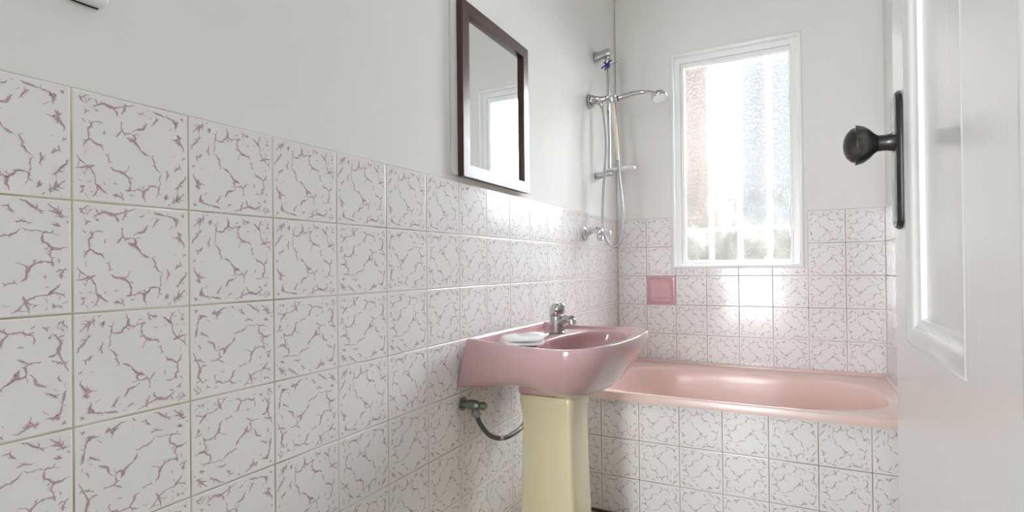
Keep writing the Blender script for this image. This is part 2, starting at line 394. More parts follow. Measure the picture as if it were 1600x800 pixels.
# back wall with the window opening
WX0, WX1, WZ0, WZ1 = 0.316, 0.902, 1.003, 2.112
bw = MB()
y0, y1 = YB + 0.003, YB + 0.16
HX0, HX1, HZ0, HZ1 = WX0 - 0.004, WX1 + 0.004, WZ0 - 0.004, WZ1 + 0.004
bw.box((0, y0, 0), (HX0, y1, ZC)); bw.box((HX1, y0, 0), (XR + 0.1, y1, ZC)); bw.box((HX0, y0, 0), (HX1, y1, HZ0)); bw.box((HX0, y0, HZ1), (HX1, y1, ZC))
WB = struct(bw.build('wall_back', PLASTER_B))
cells = []
for i in range(-1, 9):
    for j in range(9):
        u, v = XW0 + i * S, j * S
        if (i, j) == (1, 2): continue                                  # the soap dish sits here
        cr = (0.0, XR, 0, TOP)
        if 1 <= i <= 5 and j < 2:
            if i == 1: cr = (0.0, 0.292, 0, TOP) if j == 0 else (0.0, 0.292, 0, TOP)
            elif j == 0: continue
            else: cr = (0.0, XR, TOP - 0.990, TOP)
            if i == 1 and j == 1:
                cells.append((u, v, S, S, (0.2945, XR, TOP - 0.990, TOP), rnd.randrange(4)))
        cells.append((u, v, S, S, cr, rnd.randrange(4)))
tile_panel('wall_tiles', WB, (0, YB, TOP), (1, 0, 0), (0, 0, -1), (0, -1, 0), cells, GROUT_B)

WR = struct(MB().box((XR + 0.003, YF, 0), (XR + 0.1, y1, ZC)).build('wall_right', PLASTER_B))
cells = []
for i in range(0, 7):
    for j in range(9):
        cells.append((i * S, j * S, S, S, (0, 0.95, 0, TOP), rnd.randrange(4)))
tile_panel('wall_tiles', WR, (XR, YB, TOP), (0, -1, 0), (0, 0, -1), (-1, 0, 0), cells, GROUT_B)

# wall with the doorway (behind the camera) and the hall beyond
fwb = MB(); DW0, DW1, DH = 0.21, 1.04, 2.05
fwb.box((0, YF - 0.12, 0), (DW0, YF, ZC)); fwb.box((DW1, YF - 0.12, 0), (XR + 0.003, YF, ZC)); fwb.box((DW0, YF - 0.12, DH), (DW1, YF, ZC))
struct(fwb.build('wall_front', PLASTER))
HALLP = mat('taupe_hall_paint', (0.52, 0.515, 0.50), 0.6)  # unseen hall walls, made darker to cut the light bounced into the room
struct(MB().box((-0.12, -3.1, 0), (-0.003, YF - 0.12, ZC)).build('wall_hall_left', HALLP))
struct(MB().box((-0.12, -3.2, 0), (2.2, -3.1, ZC)).build('wall_hall_end', HALLP))
struct(MB().box((2.1, -3.1, 0), (2.2, YF - 0.12, ZC)).build('wall_hall_right', HALLP))
struct(MB().box((XR + 0.1, YF - 0.12, 0), (2.2, YF, ZC)).build('wall_hall_return', PLASTER))

# yellowed bead in the corner beside the shower
cb = MB(); cb.lathe((0.004, YB - 0.004, 0.49), (0, 0, 1), [(0, 0.0035), (TOP - 0.495, 0.0035)], 10)
struct(cb.build('trim_1', BEAD, smooth_angle=40))

# tiled front of the bath
WP = struct(MB().box((0.0, YP + 0.003, 0), (XR, YP + 0.02, 0.462)).build('wall_bath_front', PLASTER))
cells = []
for i in range(-2, 8):
    for j in range(3):
        cells.append((XP0 + i * S, j * S, S, S, (0.0, XR, 0, 0.465), rnd.randrange(4)))
tile_panel('wall_tiles', WP, (0, YP, 0.465), (1, 0, 0), (0, 0, -1), (0, -1, 0), cells, GROUT_P)

mb = MB().box((0.0, YP - 0.012, 0.0), (XR, YP - 0.0005, 0.010)); struct(mb.build('trim_2', BASE_STRIP, bevel=0.003))  # dark brown strip along the foot of the bath front

# ------------------------------------------------------------------ window
WIN = holder('window_1', ((WX0 + WX1) / 2, YB, WZ0))
def rect(x0, x1, z0, z1, y): return [(x0, y, z0), (x1, y, z0), (x1, y, z1), (x0, y, z1)]
sur = MB(); rs = []
for k in range(9):                                                     # rounded plaster margin rolling into the reveal
    a = k / 8 * PI
    o_ = 0.009 + 0.009 * math.cos(a); h_ = 0.010 * math.sin(a)
    rs.append(rect(WX0 - o_, WX1 + o_, WZ0 - o_, WZ1 + o_, YB + 0.002 - h_))
rs.append(rect(WX0, WX1, WZ0, WZ1, YB + 0.032))
sur.rings(rs)
struct(sur.build('window_surround', GLOSSW, WIN, smooth_angle=50))
fr = MB(); F0 = YB + 0.030                                              # outer box frame, then the sash rim round the glass
I1, I2 = 0.028, 0.044
fr.rings([rect(WX0 - .003, WX1 + .003, WZ0 - .003, WZ1 + .003, F0 + 0.05), rect(WX0 - .003, WX1 + .003, WZ0 - .003, WZ1 + .003, F0), rect(WX0 + I1, WX1 - I1, WZ0 + 0.008, WZ1 - I1, F0), rect(WX0 + I1, WX1 - I1, WZ0 + 0.008, WZ1 - I1, F0 + 0.05)])
struct(fr.build('window_frame', GLOSSW, WIN, bevel=0.002))
sf = MB(); G0 = F0 + 0.010
X0, X1, Z0, Z1 = WX0 + I1 + .001, WX1 - I1 - .001, WZ0 + 0.009, WZ1 - I1 - .001
sf.rings([rect(X0, X1, Z0, Z1, G0 + 0.03), rect(X0, X1, Z0, Z1, G0), rect(X0 + 0.017, X1 - 0.009, Z0 + 0.014, Z1 - 0.022, G0), rect(X0 + 0.019, X1 - 0.011, Z0 + 0.016, Z1 - 0.024, G0 + 0.012), rect(X0 + 0.019, X1 - 0.011, Z0 + 0.016, Z1 - 0.024, G0 + 0.03)])
SASH = struct(sf.build('sash', GLOSSW, WIN, bevel=0.0015))
gb = MB().box((X0 + 0.016, G0 + 0.014, Z0 + 0.012), (X1 - 0.008, G0 + 0.017, Z1 - 0.018))
struct(gb.build('glass_pane', GLASS, SASH))
ck = MB(); ck.tube([(0.405, G0 + 0.0135, 1.035), (0.50, G0 + 0.0135, 1.16), (0.60, G0 + 0.0135, 1.262), (0.735, G0 + 0.0135, 1.425)], 0.0009, 6, steps=2)
struct(ck.build('glass_crack', GLOSSW, SASH))
for zz in (1.29, 1.14):
    mb = MB().box((X1 - 0.016, G0 - 0.006, zz), (X1 - 0.010, G0 + 0.001, zz + 0.035)); struct(mb.build('window_catch', DULLCHROME, SASH, bevel=0.001))

# ------------------------------------------------------------------ outside the window
OUTG = struct(MB().box((-6, YB + 0.16, -0.35), (8, YB + 9, -0.25)).build('ground', SOIL))
brk = MB().box((-1.6, YB + 1.5, -0.25), (0.40, YB + 1.72, 3.1)); tag(brk.build('brick_wall', BRICK), 'red brick garden wall seen blurred through the left of the window glass', 'wall')
rr = random.Random(3)
hd = MB()
for i in range(60):                                                    # clipped hedge: lumpy mass and a skin of small leaves
    x = -0.7 + i * 0.055; top = 1.27 + 0.05 * math.sin(i * .9) + 0.04 * math.sin(i * 2.3)
    hd.lathe((x, YB + 1.05, -0.25), (0, 0, 1), [(0, .2), (.4, .26), (1.1, .24), (top - .1, .17), (top + .1, .08), (top + .22, .0)], 10)
for k in range(3600):
    x = rr.uniform(-0.7, 2.6); z = -0.2 + rr.random() ** 0.7 * 1.75
    p = Vector((x, YB + 1.05 - rr.uniform(0.0, 0.28) * (1.0 if z < 1.2 else .5), z)); s_ = rr.uniform(0.018, 0.035)
    a = Vector((rr.uniform(-1, 1), rr.uniform(-1, 1), rr.uniform(-1, 1))).normalized(); b = a.cross(Vector((0, 0.3, 1))).normalized()
    hd.add([p - a * s_, p - b * s_ * 0.5, p + a * s_, p + b * s_ * 0.5], [(0, 1, 2, 3)])
tag(hd.build('hedge', LEAF, fix=False), 'green hedge seen blurred through the foot of the window glass', 'hedge')
gr = thing('window_grille', 'white vertical security bars standing behind the frosted window glass', 'grille', (0.6, YB + 0.2, 1.0))
for xx in (0.475, 0.62, 0.765):
    mb = MB(); mb.lathe((xx, YB + 0.2, 0.92), (0, 0, 1), [(0, 0.010), (1.28, 0.010)], 12); mb.build('bar', GLOSSW, gr, smooth_angle=40)
for zz in (0.93, 1.19, 2.19):
    MB().box((0.3, YB + 0.195, zz), (0.93, YB + 0.205, zz + 0.014)).build('cross_bar', GLOSSW, gr)
for xx in (0.3, 0.92):
    MB().box((xx, YB + 0.155, 1.9), (xx + 0.02, YB + 0.205, 1.93)).build('bracket', GLOSSW, gr)

# ------------------------------------------------------------------ bath
BX0, BX1, BY0, BY1 = 0.0, XR, YP - 0.016, YB
def zt(y): return 0.4985 - 0.014 * (y - BY0) / (BY1 - BY0)
NB = 128
bcx, bcy = 0.652, 2.100
def brect(ins, z_off, r=0.0):
    x0, x1, ya, yb = BX0 + ins, BX1 - ins, BY0 + ins, BY1 - ins; pts = []
    for k in range(NB):
        t = 2 * PI * k / NB; dx, dy = math.cos(t) * 0.56, math.sin(t) * 0.36
        m = min(((x1 - bcx) / dx if dx > 1e-9 else 1e9), ((x0 - bcx) / dx if dx < -1e-9 else 1e9), ((yb - bcy) / dy if dy > 1e-9 else 1e9), ((ya - bcy) / dy if dy < -1e-9 else 1e9))
        x, y = bcx + dx * m, bcy + dy * m; pts.append((x, y, zt(y) + z_off))
    # snap the nearest samples to the true corners
    for cx, cy in ((x0, ya), (x1, ya), (x1, yb), (x0, yb)):
        k = min(range(NB), key=lambda i: (pts[i][0] - cx) ** 2 + (pts[i][1] - cy) ** 2); pts[k] = (cx, cy, zt(cy) + z_off)
    return pts
def bell(a, b, n0, z=None, zo=0.0, cx=bcx, cy=bcy):
    pts = []
    for k in range(NB):
        t = 2 * PI * k / NB; c, s_ = math.cos(t), math.sin(t); n = n0 if c >= 0 else n0 + 1.7
        x = cx + a * math.copysign(abs(c) ** (2 / n), c); y = cy + b * math.copysign(abs(s_) ** (2 / n), s_)
        pts.append((x, y, zt(y) + zo if z is None else z))
    return pts
tub = MB(); A, B = 0.528, 0.342
R_ = [brect(0.0, -0.033), brect(0.0, -0.006), brect(0.0018, -0.0018), brect(0.006, 0.0), brect(0.012, 0.0006)]
R_ += [bell(A + 0.010, B + 0.006, 2.7), bell(A + 0.005, B + 0.004, 2.7, zo=-0.0015), bell(A, B, 2.65, zo=-0.007), bell(A - 0.004, B - 0.004, 2.6, zo=-0.018)]
for t in (0.12, 0.25, 0.4, 0.55, 0.7, 0.82, 0.9):
    k = t ** 2.2; R_.append(bell(A - 0.004 - 0.11 * t - 0.09 * k, B - 0.004 - 0.035 * t - 0.06 * k, 2.6 + 0.6 * t, z=0.48 - 0.36 * t))
for t, zz in ((0.0, 0.141), (0.25, 0.128), (0.5, 0.122), (0.8, 0.119)):
    R_.append(bell((A - 0.21) * (1 - t) + 0.02, (B - 0.105) * (1 - t) + 0.01, 3.0, z=zz))
tub.rings(R_, cap1=True)
BATH = thing('bathtub', 'peach pink bathtub with a flat rim set behind the tiled front under the window', 'bathtub', (bcx, bcy, 0.0))
tub.build('tub', BATHP, BATH, smooth_angle=60)
# low upstand along the wall
us = MB(); prof = [(0.0, 0.000), (-0.016, 0.000), (-0.016, 0.008), (-0.011, 0.014), (0.0, 0.014)]
us.rings([[(x, YB + p[0], zt(YB - 0.01) + p[1] - 0.001) for p in prof] for x in (0.001, XR - 0.001)], True, True)
us.rings([[(XR + p[0], y, zt(y) + p[1] - 0.001) for p in prof] for y in (YP - 0.01, YB - 0.002)], True, True)
us.build('upstand', BATHP, BATH, bevel=0.002)
dr = MB(); dr.lathe((bcx, bcy, 0.119), (0, 0, 1), [(0, 0.03), (0.003, 0.03), (0.004, 0.024), (0.002, 0.012), (0.002, 0.0)], 24); dr.build('drain', CHROME, BATH, smooth_angle=40)

# ------------------------------------------------------------------ soap dish in the tiling
sx0, sx1, sz1, sz0 = XW0 + S + .001, XW0 + 2 * S - .001, TOP - 2 * S - .001, TOP - 3 * S + .001
sd = MB(); cx_, cz_ = (sx0 + sx1) / 2, (sz0 + sz1) / 2; h = (sx1 - sx0) / 2
def rr_(hw, hh, r, y, oz=0.0, n=6):
    pts = []
    for (sx, sz, a0) in ((1, 1, 0), (-1, 1, PI / 2), (-1, -1, PI), (1, -1, 1.5 * PI)):
        for k in range(n + 1):
            a = a0 + k / n * PI / 2; pts.append((cx_ + sx * (hw - r) + r * math.cos(a), y, cz_ + oz + sz * (hh - r) + r * math.sin(a)))
    return pts
sd.rings([rr_(h, h, 0.003, YB + 0.002), rr_(h, h, 0.003, YB - 0.005), rr_(h - 0.002, h - 0.002, 0.004, YB - 0.007), rr_(h - 0.011, h - 0.008, 0.016, YB - 0.0075),
          rr_(h - 0.013, h - 0.010, 0.016, YB - 0.013), rr_(h - 0.016, h - 0.013, 0.015, YB - 0.015), rr_(h - 0.020, h - 0.018, 0.013, YB - 0.013), rr_(h - 0.025, h - 0.026, 0.012, YB - 0.0085, 0.003),
          rr_(h - 0.035, h - 0.036, 0.012, YB - 0.007, 0.004)], cap1=True)
SD = thing('soap_dish', 'square rose pink ceramic soap dish set in the back wall tiling left of the window', 'soap dish', (cx_, YB, sz0))
sd.build('dish_body', SOAPP, SD, smooth_angle=50)
lp = MB(); rs = []
for k in range(13):                                                    # the bowed lip along the foot
    t = -1 + k / 6; x = cx_ + t * (h - 0.022); bow = 0.021 * (1 - 0.55 * t * t)
    rs.append([(x, YB - 0.004, cz_ - h + 0.016), (x, YB - bow, cz_ - h + 0.017), (x, YB - bow - 0.003, cz_ - h + 0.024), (x, YB - bow - 0.001, cz_ - h + 0.034), (x, YB - bow + 0.004, cz_ - h + 0.036), (x, YB - 0.004, cz_ - h + 0.026)])
lp.rings(rs, True, True); lp.build('lip', SOAPP, SD, smooth_angle=60)

# ------------------------------------------------------------------ washbasin
YC = 1.21
O_TOP = [(0, .266), (.08, .270), (.16, .278), (.25, .295), (.32, .304), (.37, .298), (.415, .268), (.445, .205), (.46, .12), (.465, .05), (.466, 0)]
O_BOT = [(0, .262), (.1, .222), (.17, .188), (.22, .166), (.268, .136), (.305, .094), (.325, .050), (.330, .02), (.331, 0)]
NF = 56; NBK = 16
def dense(tab):
    """front outline, equally spaced by arc length, as (x, half width)"""
    P = [Vector((a, b, 0)) for a, b in tab]; Q = smooth(P, 10); L = [0]
    for a, b in zip(Q, Q[1:]): L.append(L[-1] + (b - a).length)
    res = []; half = NF // 2
    for k in range(half + 1):
        d = L[-1] * k / half; i = max(j for j in range(len(L)) if L[j] <= d + 1e-9); i = min(i, len(L) - 2)
        t = (d - L[i]) / (L[i + 1] - L[i]); res.append(Q[i].lerp(Q[i + 1], t))
    return res
DT, DB = dense(O_TOP), dense(O_BOT)
def outline(half, zf, xback=0.0):
    near = [(p.x, YC - p.y) for p in half]; far = [(p.x, YC + p.y) for p in half][::-1][1:]
    pts = near + far; xb, hw = half[0].x, half[0].y
    pts += [(xb, YC + hw - 2 * hw * (k + 1) / (NBK + 1)) for k in range(NBK)]
    return [(x + xback, y, zf(x, y)) for x, y in pts]
def blend(b): return [DB[i].lerp(DT[i], b) for i in range(len(DT))]
def inset(half, d, dfront=None):
    dfront = d if dfront is None else dfront; res = []; n = len(half)
    for i, p in enumerate(half):
        a, b = half[max(i - 1, 0)], half[min(i + 1, n - 1)]; t = (b - a).normalized(); nn = Vector((t.y, -t.x, 0))
        dd = d + (dfront - d) * max(0, min(1, (p.x - 0.2) / 0.22))
        q = p + nn * dd
        if i == 0: q = Vector((p.x + d, p.y - d, 0))
        q.y = max(q.y, 0.0); q.x = max(q.x, d); res.append(q)
    res[-1].y = 0.0
    return res
ZR = [(0, .801), (.03, .800), (.10, .794), (.17, .790), (.33, .789), (.40, .792), (.466, .798)]
zr = lambda x, y: interp(ZR, x)
bs = MB(); RB = []
FT = [(0.108, .082), (.17, .083), (.22, .080), (.262, .066), (.288, .038), (.294, .015), (.295, 0)]
DF = dense(FT)
ft = lambda z, d=0: outline(inset(DF, d) if d else DF, lambda x, y: z)
RB += [ft(0.609, 0.006), ft(0.613), ft(0.640)]
RB += [outline([DF[i].lerp(DB[i], 0.6) for i in range(len(DF))], lambda x, y: 0.6535), outline([p.lerp(Vector((0.15, 0, 0)), 0.02) for p in DB], lambda x, y: 0.658)]
for b, z in ((0.02, .660), (.12, .6635), (.34, .673), (.55, .687), (.71, .704), (.84, .722), (.94, .743), (.985, .759), (1.0, .773)):
    RB.append(outline(blend(b), lambda x, y, z=z: z + (zr(x, y) - .79) * max(0, (z - .66) / .13)))
RB.append(outline(blend(1.0), lambda x, y: zr(x, y) - .004))
RB.append(outline(inset(DT, .0015), lambda x, y: zr(x, y) - .001))
RB.append(outline(inset(DT, .0045), lambda x, y: zr(x, y)))
RB.append(outline(inset(DT, .011, .030), lambda x, y: zr(x, y) - .0005 * 1))
RB.append(outline(inset(DT, .0135, .034), lambda x, y: zr(x, y) - .002))
RB.append(outline(inset(DT, .0165, .037), lambda x, y: zr(x, y) - .006))
deck = lambda x, y: min(zr(x, y) - .007, 0.776 + max(0, x - 0.25) * 0.03)
RB.append(outline(inset(DT, .020, .039), lambda x, y: deck(x, y) + .001))
ref = outline(inset(DT, .020, .039), lambda x, y: 0)
ECX = 0.302
def ell(ax, ay, z, cx=ECX, fit=1.0):
    pts = []
    for (x, y, _) in ref:
        a = math.atan2((y - YC) / 0.285, (x - ECX) / 0.135)
        pts.append((cx + ax * math.cos(a), YC + ay * math.sin(a), z if not callable(z) else z(cx + ax * math.cos(a), 0)))
    return pts
RB.append([tuple(Vector(p).lerp(Vector(q), 0.5)) for p, q in zip(RB[-1], ell(.140, .266, lambda x, y: deck(x, y)))])
RB.append(ell(.1305, .264, lambda x, y: deck(x, y) + .0003))
RB.append(ell(.127, .260, lambda x, y: deck(x, y) - .003))
for t in (0.08, 0.18, 0.3, 0.45, 0.6, 0.75, 0.88):
    k = math.sqrt(max(0, 1 - t ** 2.4)); RB.append(ell(.125 * (0.25 + 0.75 * k), .257 * (0.2 + 0.8 * k), .770 - .115 * t, ECX - 0.04 * t))
RB.append(ell(.028, .045, .6585, ECX - .045)); RB.append(ell(.015, .02, .657, ECX - .045))
LEAN = lambda x, z: 0.036 * max(0, min(1, (z - .66) / .14)) * max(0, 1 - x / .30)     # the back leans off the wall towards the top
def SAG(x, y, z):                                                  # the bowl hangs lower than the side panels towards the front
    t = max(0, min(1, (x - .205) / .095)); t = t * t * (3 - 2 * t)
    return z - .044 * t * max(0, min(1, (.715 - z) / .057)) if z > .645 else z
RB = [[(x + LEAN(x, z), y, (SAG(x, y, z) if ri < 17 else z)) for x, y, z in ring] for ri, ring in enumerate(RB)]
bs.rings(RB, cap0=True, cap1=True)
BAS = thing('washbasin', 'pink wall washbasin on a cream pedestal in front of the tiled left wall', 'basin', (0.2, YC, 0.63))
bs.build('basin', PINK, BAS, smooth_angle=70)
wd = MB(); wd.lathe((ECX - .045, YC, .6565), (0, 0, 1), [(0, .02), (.003, .02), (.004, .014), (.002, .0)], 20); wd.build('drain', CHROME, BAS, smooth_angle=40)
# mixer tap
TX, TY, TZ = 0.152, 1.335, 0.778
tp = MB(); tp.lathe((TX, TY, TZ), (0, 0, 1), [(0, .0275), (.004, .0275), (.006, .0255), (.012, .0250), (.05, .0240), (.056, .0240), (.059, .0225)], 32)
TAP = tp.build('tap_body', TAPM, BAS, smooth_angle=40)
sp = MB(); sp.tube([(TX + .004, TY - .002, TZ + .028), (TX + .025, TY - .010, TZ + .040), (TX + .046, TY - .018, TZ + .050), (TX + .064, TY - .025, TZ + .049)], lambda t: .017 - .003 * t, 16)
sp.lathe((TX + .064, TY - .025, TZ + .053), (0.12, -0.04, -1), [(0, .010), (.004, .0135), (.018, .0135), (.020, .011)], 20)
sp.build('spout', TAPM, TAP, smooth_angle=40)
sa = MB(); sa.lathe((TX + .0664, TY - .0258, TZ + .0335), (0.12, -0.04, -1), [(0, .0095), (.001, .0095)], 16); sa.build('aerator', DARK, TAP)
lv = MB(); rs = []
for z, rx, ry, ox in ((.060, .0235, .0235, 0), (.063, .0255, .0250, .0), (.082, .0265, .0240, .002), (.093, .0250, .0215, .004), (.100, .019, .016, .004), (.102, .010, .009, .004)):
    rs.append([(TX + ox + rx * math.cos(2 * PI * k / 28), TY + ry * math.sin(2 * PI * k / 28), TZ + z + 0.1 * (rx * math.cos(2 * PI * k / 28))) for k in range(28)])
lv.rings(rs, True, True)
LV = lv.build('lever', TAPM, TAP, smooth_angle=50)
dt = MB(); dt.lathe((TX + .008, TY - .0225, TZ + .076), (0.25, -1, 0.1), [(0, .0035), (.0025, .0035)], 12); dt.build('indicator_dot', DARK, TAP)

# pedestal
pd = MB(); rs = []
def sq(cx, cy, hx, hy, r, z, n=5):
    pts = []
    for (sx, sy, a0) in ((1, 1, 0), (-1, 1, PI / 2), (-1, -1, PI), (1, -1, 1.5 * PI)):
        for k in range(n + 1):
            a = a0 + k / n * PI / 2; pts.append((cx + sx * (hx - r) + r * math.cos(a), cy + sy * (hy - r) + r * math.sin(a), z))
    return pts
PCX, PCY = 0.196, 1.21
for z, hx, hy, r in ((0, .128, .108, .02), (.012, .130, .110, .02), (.03, .128, .108, .02), (.06, .112, .096, .018), (.12, .098, .087, .016), (.22, .091, .082, .015), (.34, .0865, .079, .014),
                     (.46, .0835, .077, .013), (.52, .0825, .0765, .013), (.552, .0835, .0775, .014), (.575, .0875, .081, .016), (.586, .0895, .083, .017), (.604, .0895, .083, .017), (.6085, .0875, .081, .016)):
    rs.append(sq(PCX, PCY, hx, hy, r, z))
pd.rings(rs, True, True)
tag(pd.build('basin_pedestal', CREAM, smooth_angle=35, loc=(PCX, PCY, 0)), 'cream ceramic pedestal standing on the floor under the pink washbasin', 'pedestal')

# folded face cloth on the basin
tw = MB(); e1 = Vector((0.80, 0.60, 0)).normalized(); e2 = Vector((-e1.y, e1.x, 0)); tc_ = Vector((0.165, 1.045, 0.7775))
rt_ = random.Random(9)
for (hx, hy, z0, z1, ox, oy) in ((.064, .046, 0.0, .0125, 0, 0), (.061, .043, .0118, .028, .002, .001)):
    nx, ny = 18, 14; g = []
    zc, zh = (z0 + z1) / 2, (z1 - z0) / 2; ringsl = []
    for (ins, zz) in ((.009, -1), (.003, -.75), (0, -.2), (.001, .3), (.005, .75), (.012, 0.98), (.024, 1.1), (.036, 1.14)):
        ring = []
        for k in range(48):
            t = 2 * PI * k / 48; c, s_ = math.cos(t), math.sin(t)
            u = (hx - ins) * math.copysign(abs(c) ** .42, c); v = (hy - ins) * math.copysign(abs(s_) ** .42, s_)
            wob = 1 + 0.04 * math.sin(3 * t + hx * 400) + 0.02 * math.sin(7 * t + z0 * 900)
            zz2 = z0 * .0 + zc + zh * zz + (0.0022 * math.sin(2.3 * t + z0 * 500) * (zz + 1) if z1 > .01 else 0.001 * (zz + 1) * math.sin(2 * t))
            p = tc_ + e1 * (u * wob + ox) + e2 * (v * wob + oy); ring.append((p.x, p.y, tc_.z + zz2))
        ringsl.append(ring)
    tw.rings(ringsl, True, True)
tag(tw.build('face_cloth', TOWEL, smooth_angle=80, loc=tc_), 'folded white face cloth lying on the back ledge of the pink washbasin', 'towel')

# stop valve and hose below the basin
SV = thing('stop_valve', 'tarnished chrome stop valve on the tiles below the washbasin with a dark hose', 'valve', (0, .972, .603))
vb = MB(); vb.lathe((0.0005, .972, .603), (1, 0, 0), [(0, .020), (.004, .020), (.006, .0125), (.022, .0115), (.026, .015), (.048, .015), (.052, .0115), (.060, .0105)], 20); vb.build('valve_body', VALVEM, SV, smooth_angle=40)
vh = MB(); vh.lathe((.060, .972, .603), (1, 0, 0), [(0, .008), (.004, .0125), (.018, .0125), (.020, .010)], 8); vh.build('valve_handle', VALVEM, SV, bevel=0.001)
vn = MB(); vn.lathe((.037, .976, .598), (.12, .35, -1), [(0, .010), (.014, .010), (.015, .013), (.030, .013), (.031, .009), (.036, .009)], 8); vn.build('union_nut', VALVEM, SV, bevel=0.001)
hs = MB(); hs.tube([(.041, .987, .566), (.044, 1.005, .536), (.048, 1.05, .494), (.052, 1.115, .467), (.056, 1.19, .462), (.058, 1.27, .478), (.06, 1.30, .55)], .0072, 14)
HS = hs.build('hose', RUBBER, SV, smooth_angle=60)
fr_ = MB(); fr_.tube([(.0512, 1.100, .4722), (.0520, 1.117, .4664)], .0079, 14); fr_.build('hose_band', BEAD, HS, smooth_angle=40)

# ------------------------------------------------------------------ mirror
MX = 0.024; my0, my1, mz0, mz1 = 0.957, 1.400, 1.271, 1.794
MIR = thing('wall_mirror', 'rectangular mirror in a dark brown wooden frame hung on the left wall above the tiling', 'mirror', (0, (my0 + my1) / 2, mz0))
def yr(i, x, ex=0): return [(x, my0 + i, mz0 + i), (x, my1 - i, mz0 + i), (x, my1 - i, mz1 - i), (x, my0 + i, mz1 - i)]
mf = MB(); mf.rings([yr(0, 0.004), yr(0, MX - .001), yr(.001, MX), yr(.037, MX), yr(.038, MX - .001), yr(.040, MX - .014), yr(.040, 0.004)]); mf.build('frame', WOOD, MIR, smooth_angle=30)
MB().box((0.006, my0 + .03, mz0 + .03), (MX - .013, my1 - .03, mz1 - .03)).build('mirror_glass', MIRROR, MIR)
mbk = MB(); mbk.box((-0.0025, my0 - 0.030, mz0 + .004), (0.0035, my1 - .012, mz1 - .01)); mbk.build('backing', PLASTER, MIR)

# ------------------------------------------------------------------ shower
RY, RX = 2.235, 0.066
SR = thing('shower_rail', 'chrome shower riser rail with a small soap tray in the back left corner', 'shower rail', (0, RY, 1.45))
ra = MB(); ra.lathe((RX, RY, 1.452), (0, 0, 1), [(0, .0085), (.60, .0085)], 20); ra.build('rail', CHROME, SR, smooth_angle=40)
def bracket(z, h):
    b = MB(); rs = []
    for x, hy, hz, oz in ((0.0, .019, h, 0), (.010, .020, h, 0), (.028, .017, h * .82, .003), (.05, .018, h * .80, .007), (.070, .020, h * .85, .009), (.080, .017, h * .7, .009), (.083, .010, h * .4, .009)):
        rs.append([(x, RY + hy * math.copysign(abs(math.cos(t)) ** .6, math.cos(t)), z + oz + hz * math.copysign(abs(math.sin(t)) ** .6, math.sin(t))) for t in [2 * PI * k / 24 for k in range(24)]])
    b.rings(rs, True, True); return b
bracket(2.053, .024).build('top_bracket', DULLCHROME, SR, smooth_angle=45)
bracket(1.455, .016).build('bottom_bracket', DULLCHROME, SR, smooth_angle=45)
tr_ = MB(); rs = []
for z, k in ((1.474, .5), (1.470, .75), (1.474, .98), (1.484, 1.0), (1.484, .93), (1.476, .88), (1.473, .6)):
    rs.append([(RX + .073 + .060 * k * math.cos(t), RY - .004 + .045 * k * math.sin(t), z + .03 * (.06 * k * math.cos(t))) for t in [2 * PI * j / 36 for j in range(36)]])
tr_.rings(rs, True, True); tr_.lathe((RX, RY, 1.463), (0, 0, 1), [(0, .013), (.022, .013), (.024, .011)], 20); tr_.build('soap_tray', CLEARP, SR, smooth_angle=50)
bt = MB()
for a, r_ in (((-.025, -.012, -.018), .0035), ((.028, -.012, .016), .0045), ((-.004, -.016, -.03), .0035), ((.012, -.014, -.022), .0035), ((-.012, -.012, .012), .003)):
    bt.tube([(RX - .004, RY - .010, 2.002), (RX - .004 + a[0] * .5, RY - .014 + a[1] * .3, 2.002 + a[2] * .5), (RX - .004 + a[0], RY - .012 + a[1] * .5, 2.002 + a[2])], r_, 8)
bt.lathe((RX, RY, 1.992), (0, 0, 1), [(0, .0105), (.018, .0105)], 16)
bt.build('tie', BLUE, SR, smooth_angle=50)
pn = MB(); pn.tube([(RX + .006, RY - .004, 2.001), (RX + .05, RY - .008, 2.006)], .0022, 8, steps=1); pn.build('pin', DULLCHROME, SR)
nk = MB(); nk.lathe((RX - .003, RY - .002, 2.010), (.1, 0, 1), [(0, .011), (.006, .013), (.022, .014), (.026, .010)], 18); nk.build('rail_collar', DULLCHROME, SR, smooth_angle=40)

OY, OZ = 2.14, 1.806
OU = thing('shower_outlet', 'chrome wall outlet with the shower head cradle halfway up the riser rail', 'shower outlet', (0, OY, OZ))
fo = MB(); fo.lathe((0.0, OY, OZ), (1, 0, 0), [(0, .032), (.010, .032), (.012, .030)], 30); fo.build('wall_flange', DULLCHROME, OU, smooth_angle=40)
co = MB(); co.lathe((0.012, OY, OZ), (1, 0.1, 0.05), [(0, .031), (.006, .031), (.016, .024), (.036, .017), (.060, .014), (.084, .0155), (.088, .012)], 28)
co.tube([(.045, OY + .002, OZ - .004), (.058, OY + .003, OZ - .024), (.064, OY + .004, OZ - .036)], .011, 16)
co.build('outlet_body', CHROME, OU, smooth_angle=50)
cu = MB(); cu.lathe((.112, OY + .012, OZ - .018), (-.1, .0, 1), [(0, .0145), (.004, .0165), (.030, .0185), (.032, .015)], 22); cu.build('cradle', CHROME, OU, smooth_angle=40)
hn = MB(); hn.lathe((.064, OY + .004, OZ - .034), (.1, 0, -1), [(0, .0095), (.012, .0095), (.013, .008)], 10); hn.build('hose_nut', CHROME, OU, bevel=0.0008)
HH = thing('hand_shower', 'chrome hand shower with a curved handle and a long hose looping down below it', 'shower head', (.115, OY, OZ))
hd_ = MB(); hp = [(.108, OY + .010, OZ - .006), (.132, OY + .012, OZ - .004), (.16, OY + .014, OZ + .002), (.20, OY + .016, OZ + .009), (.25, OY + .018, OZ + .011), (.285, OY + .02, OZ + .006), (.310, OY + .02, OZ - .002)]
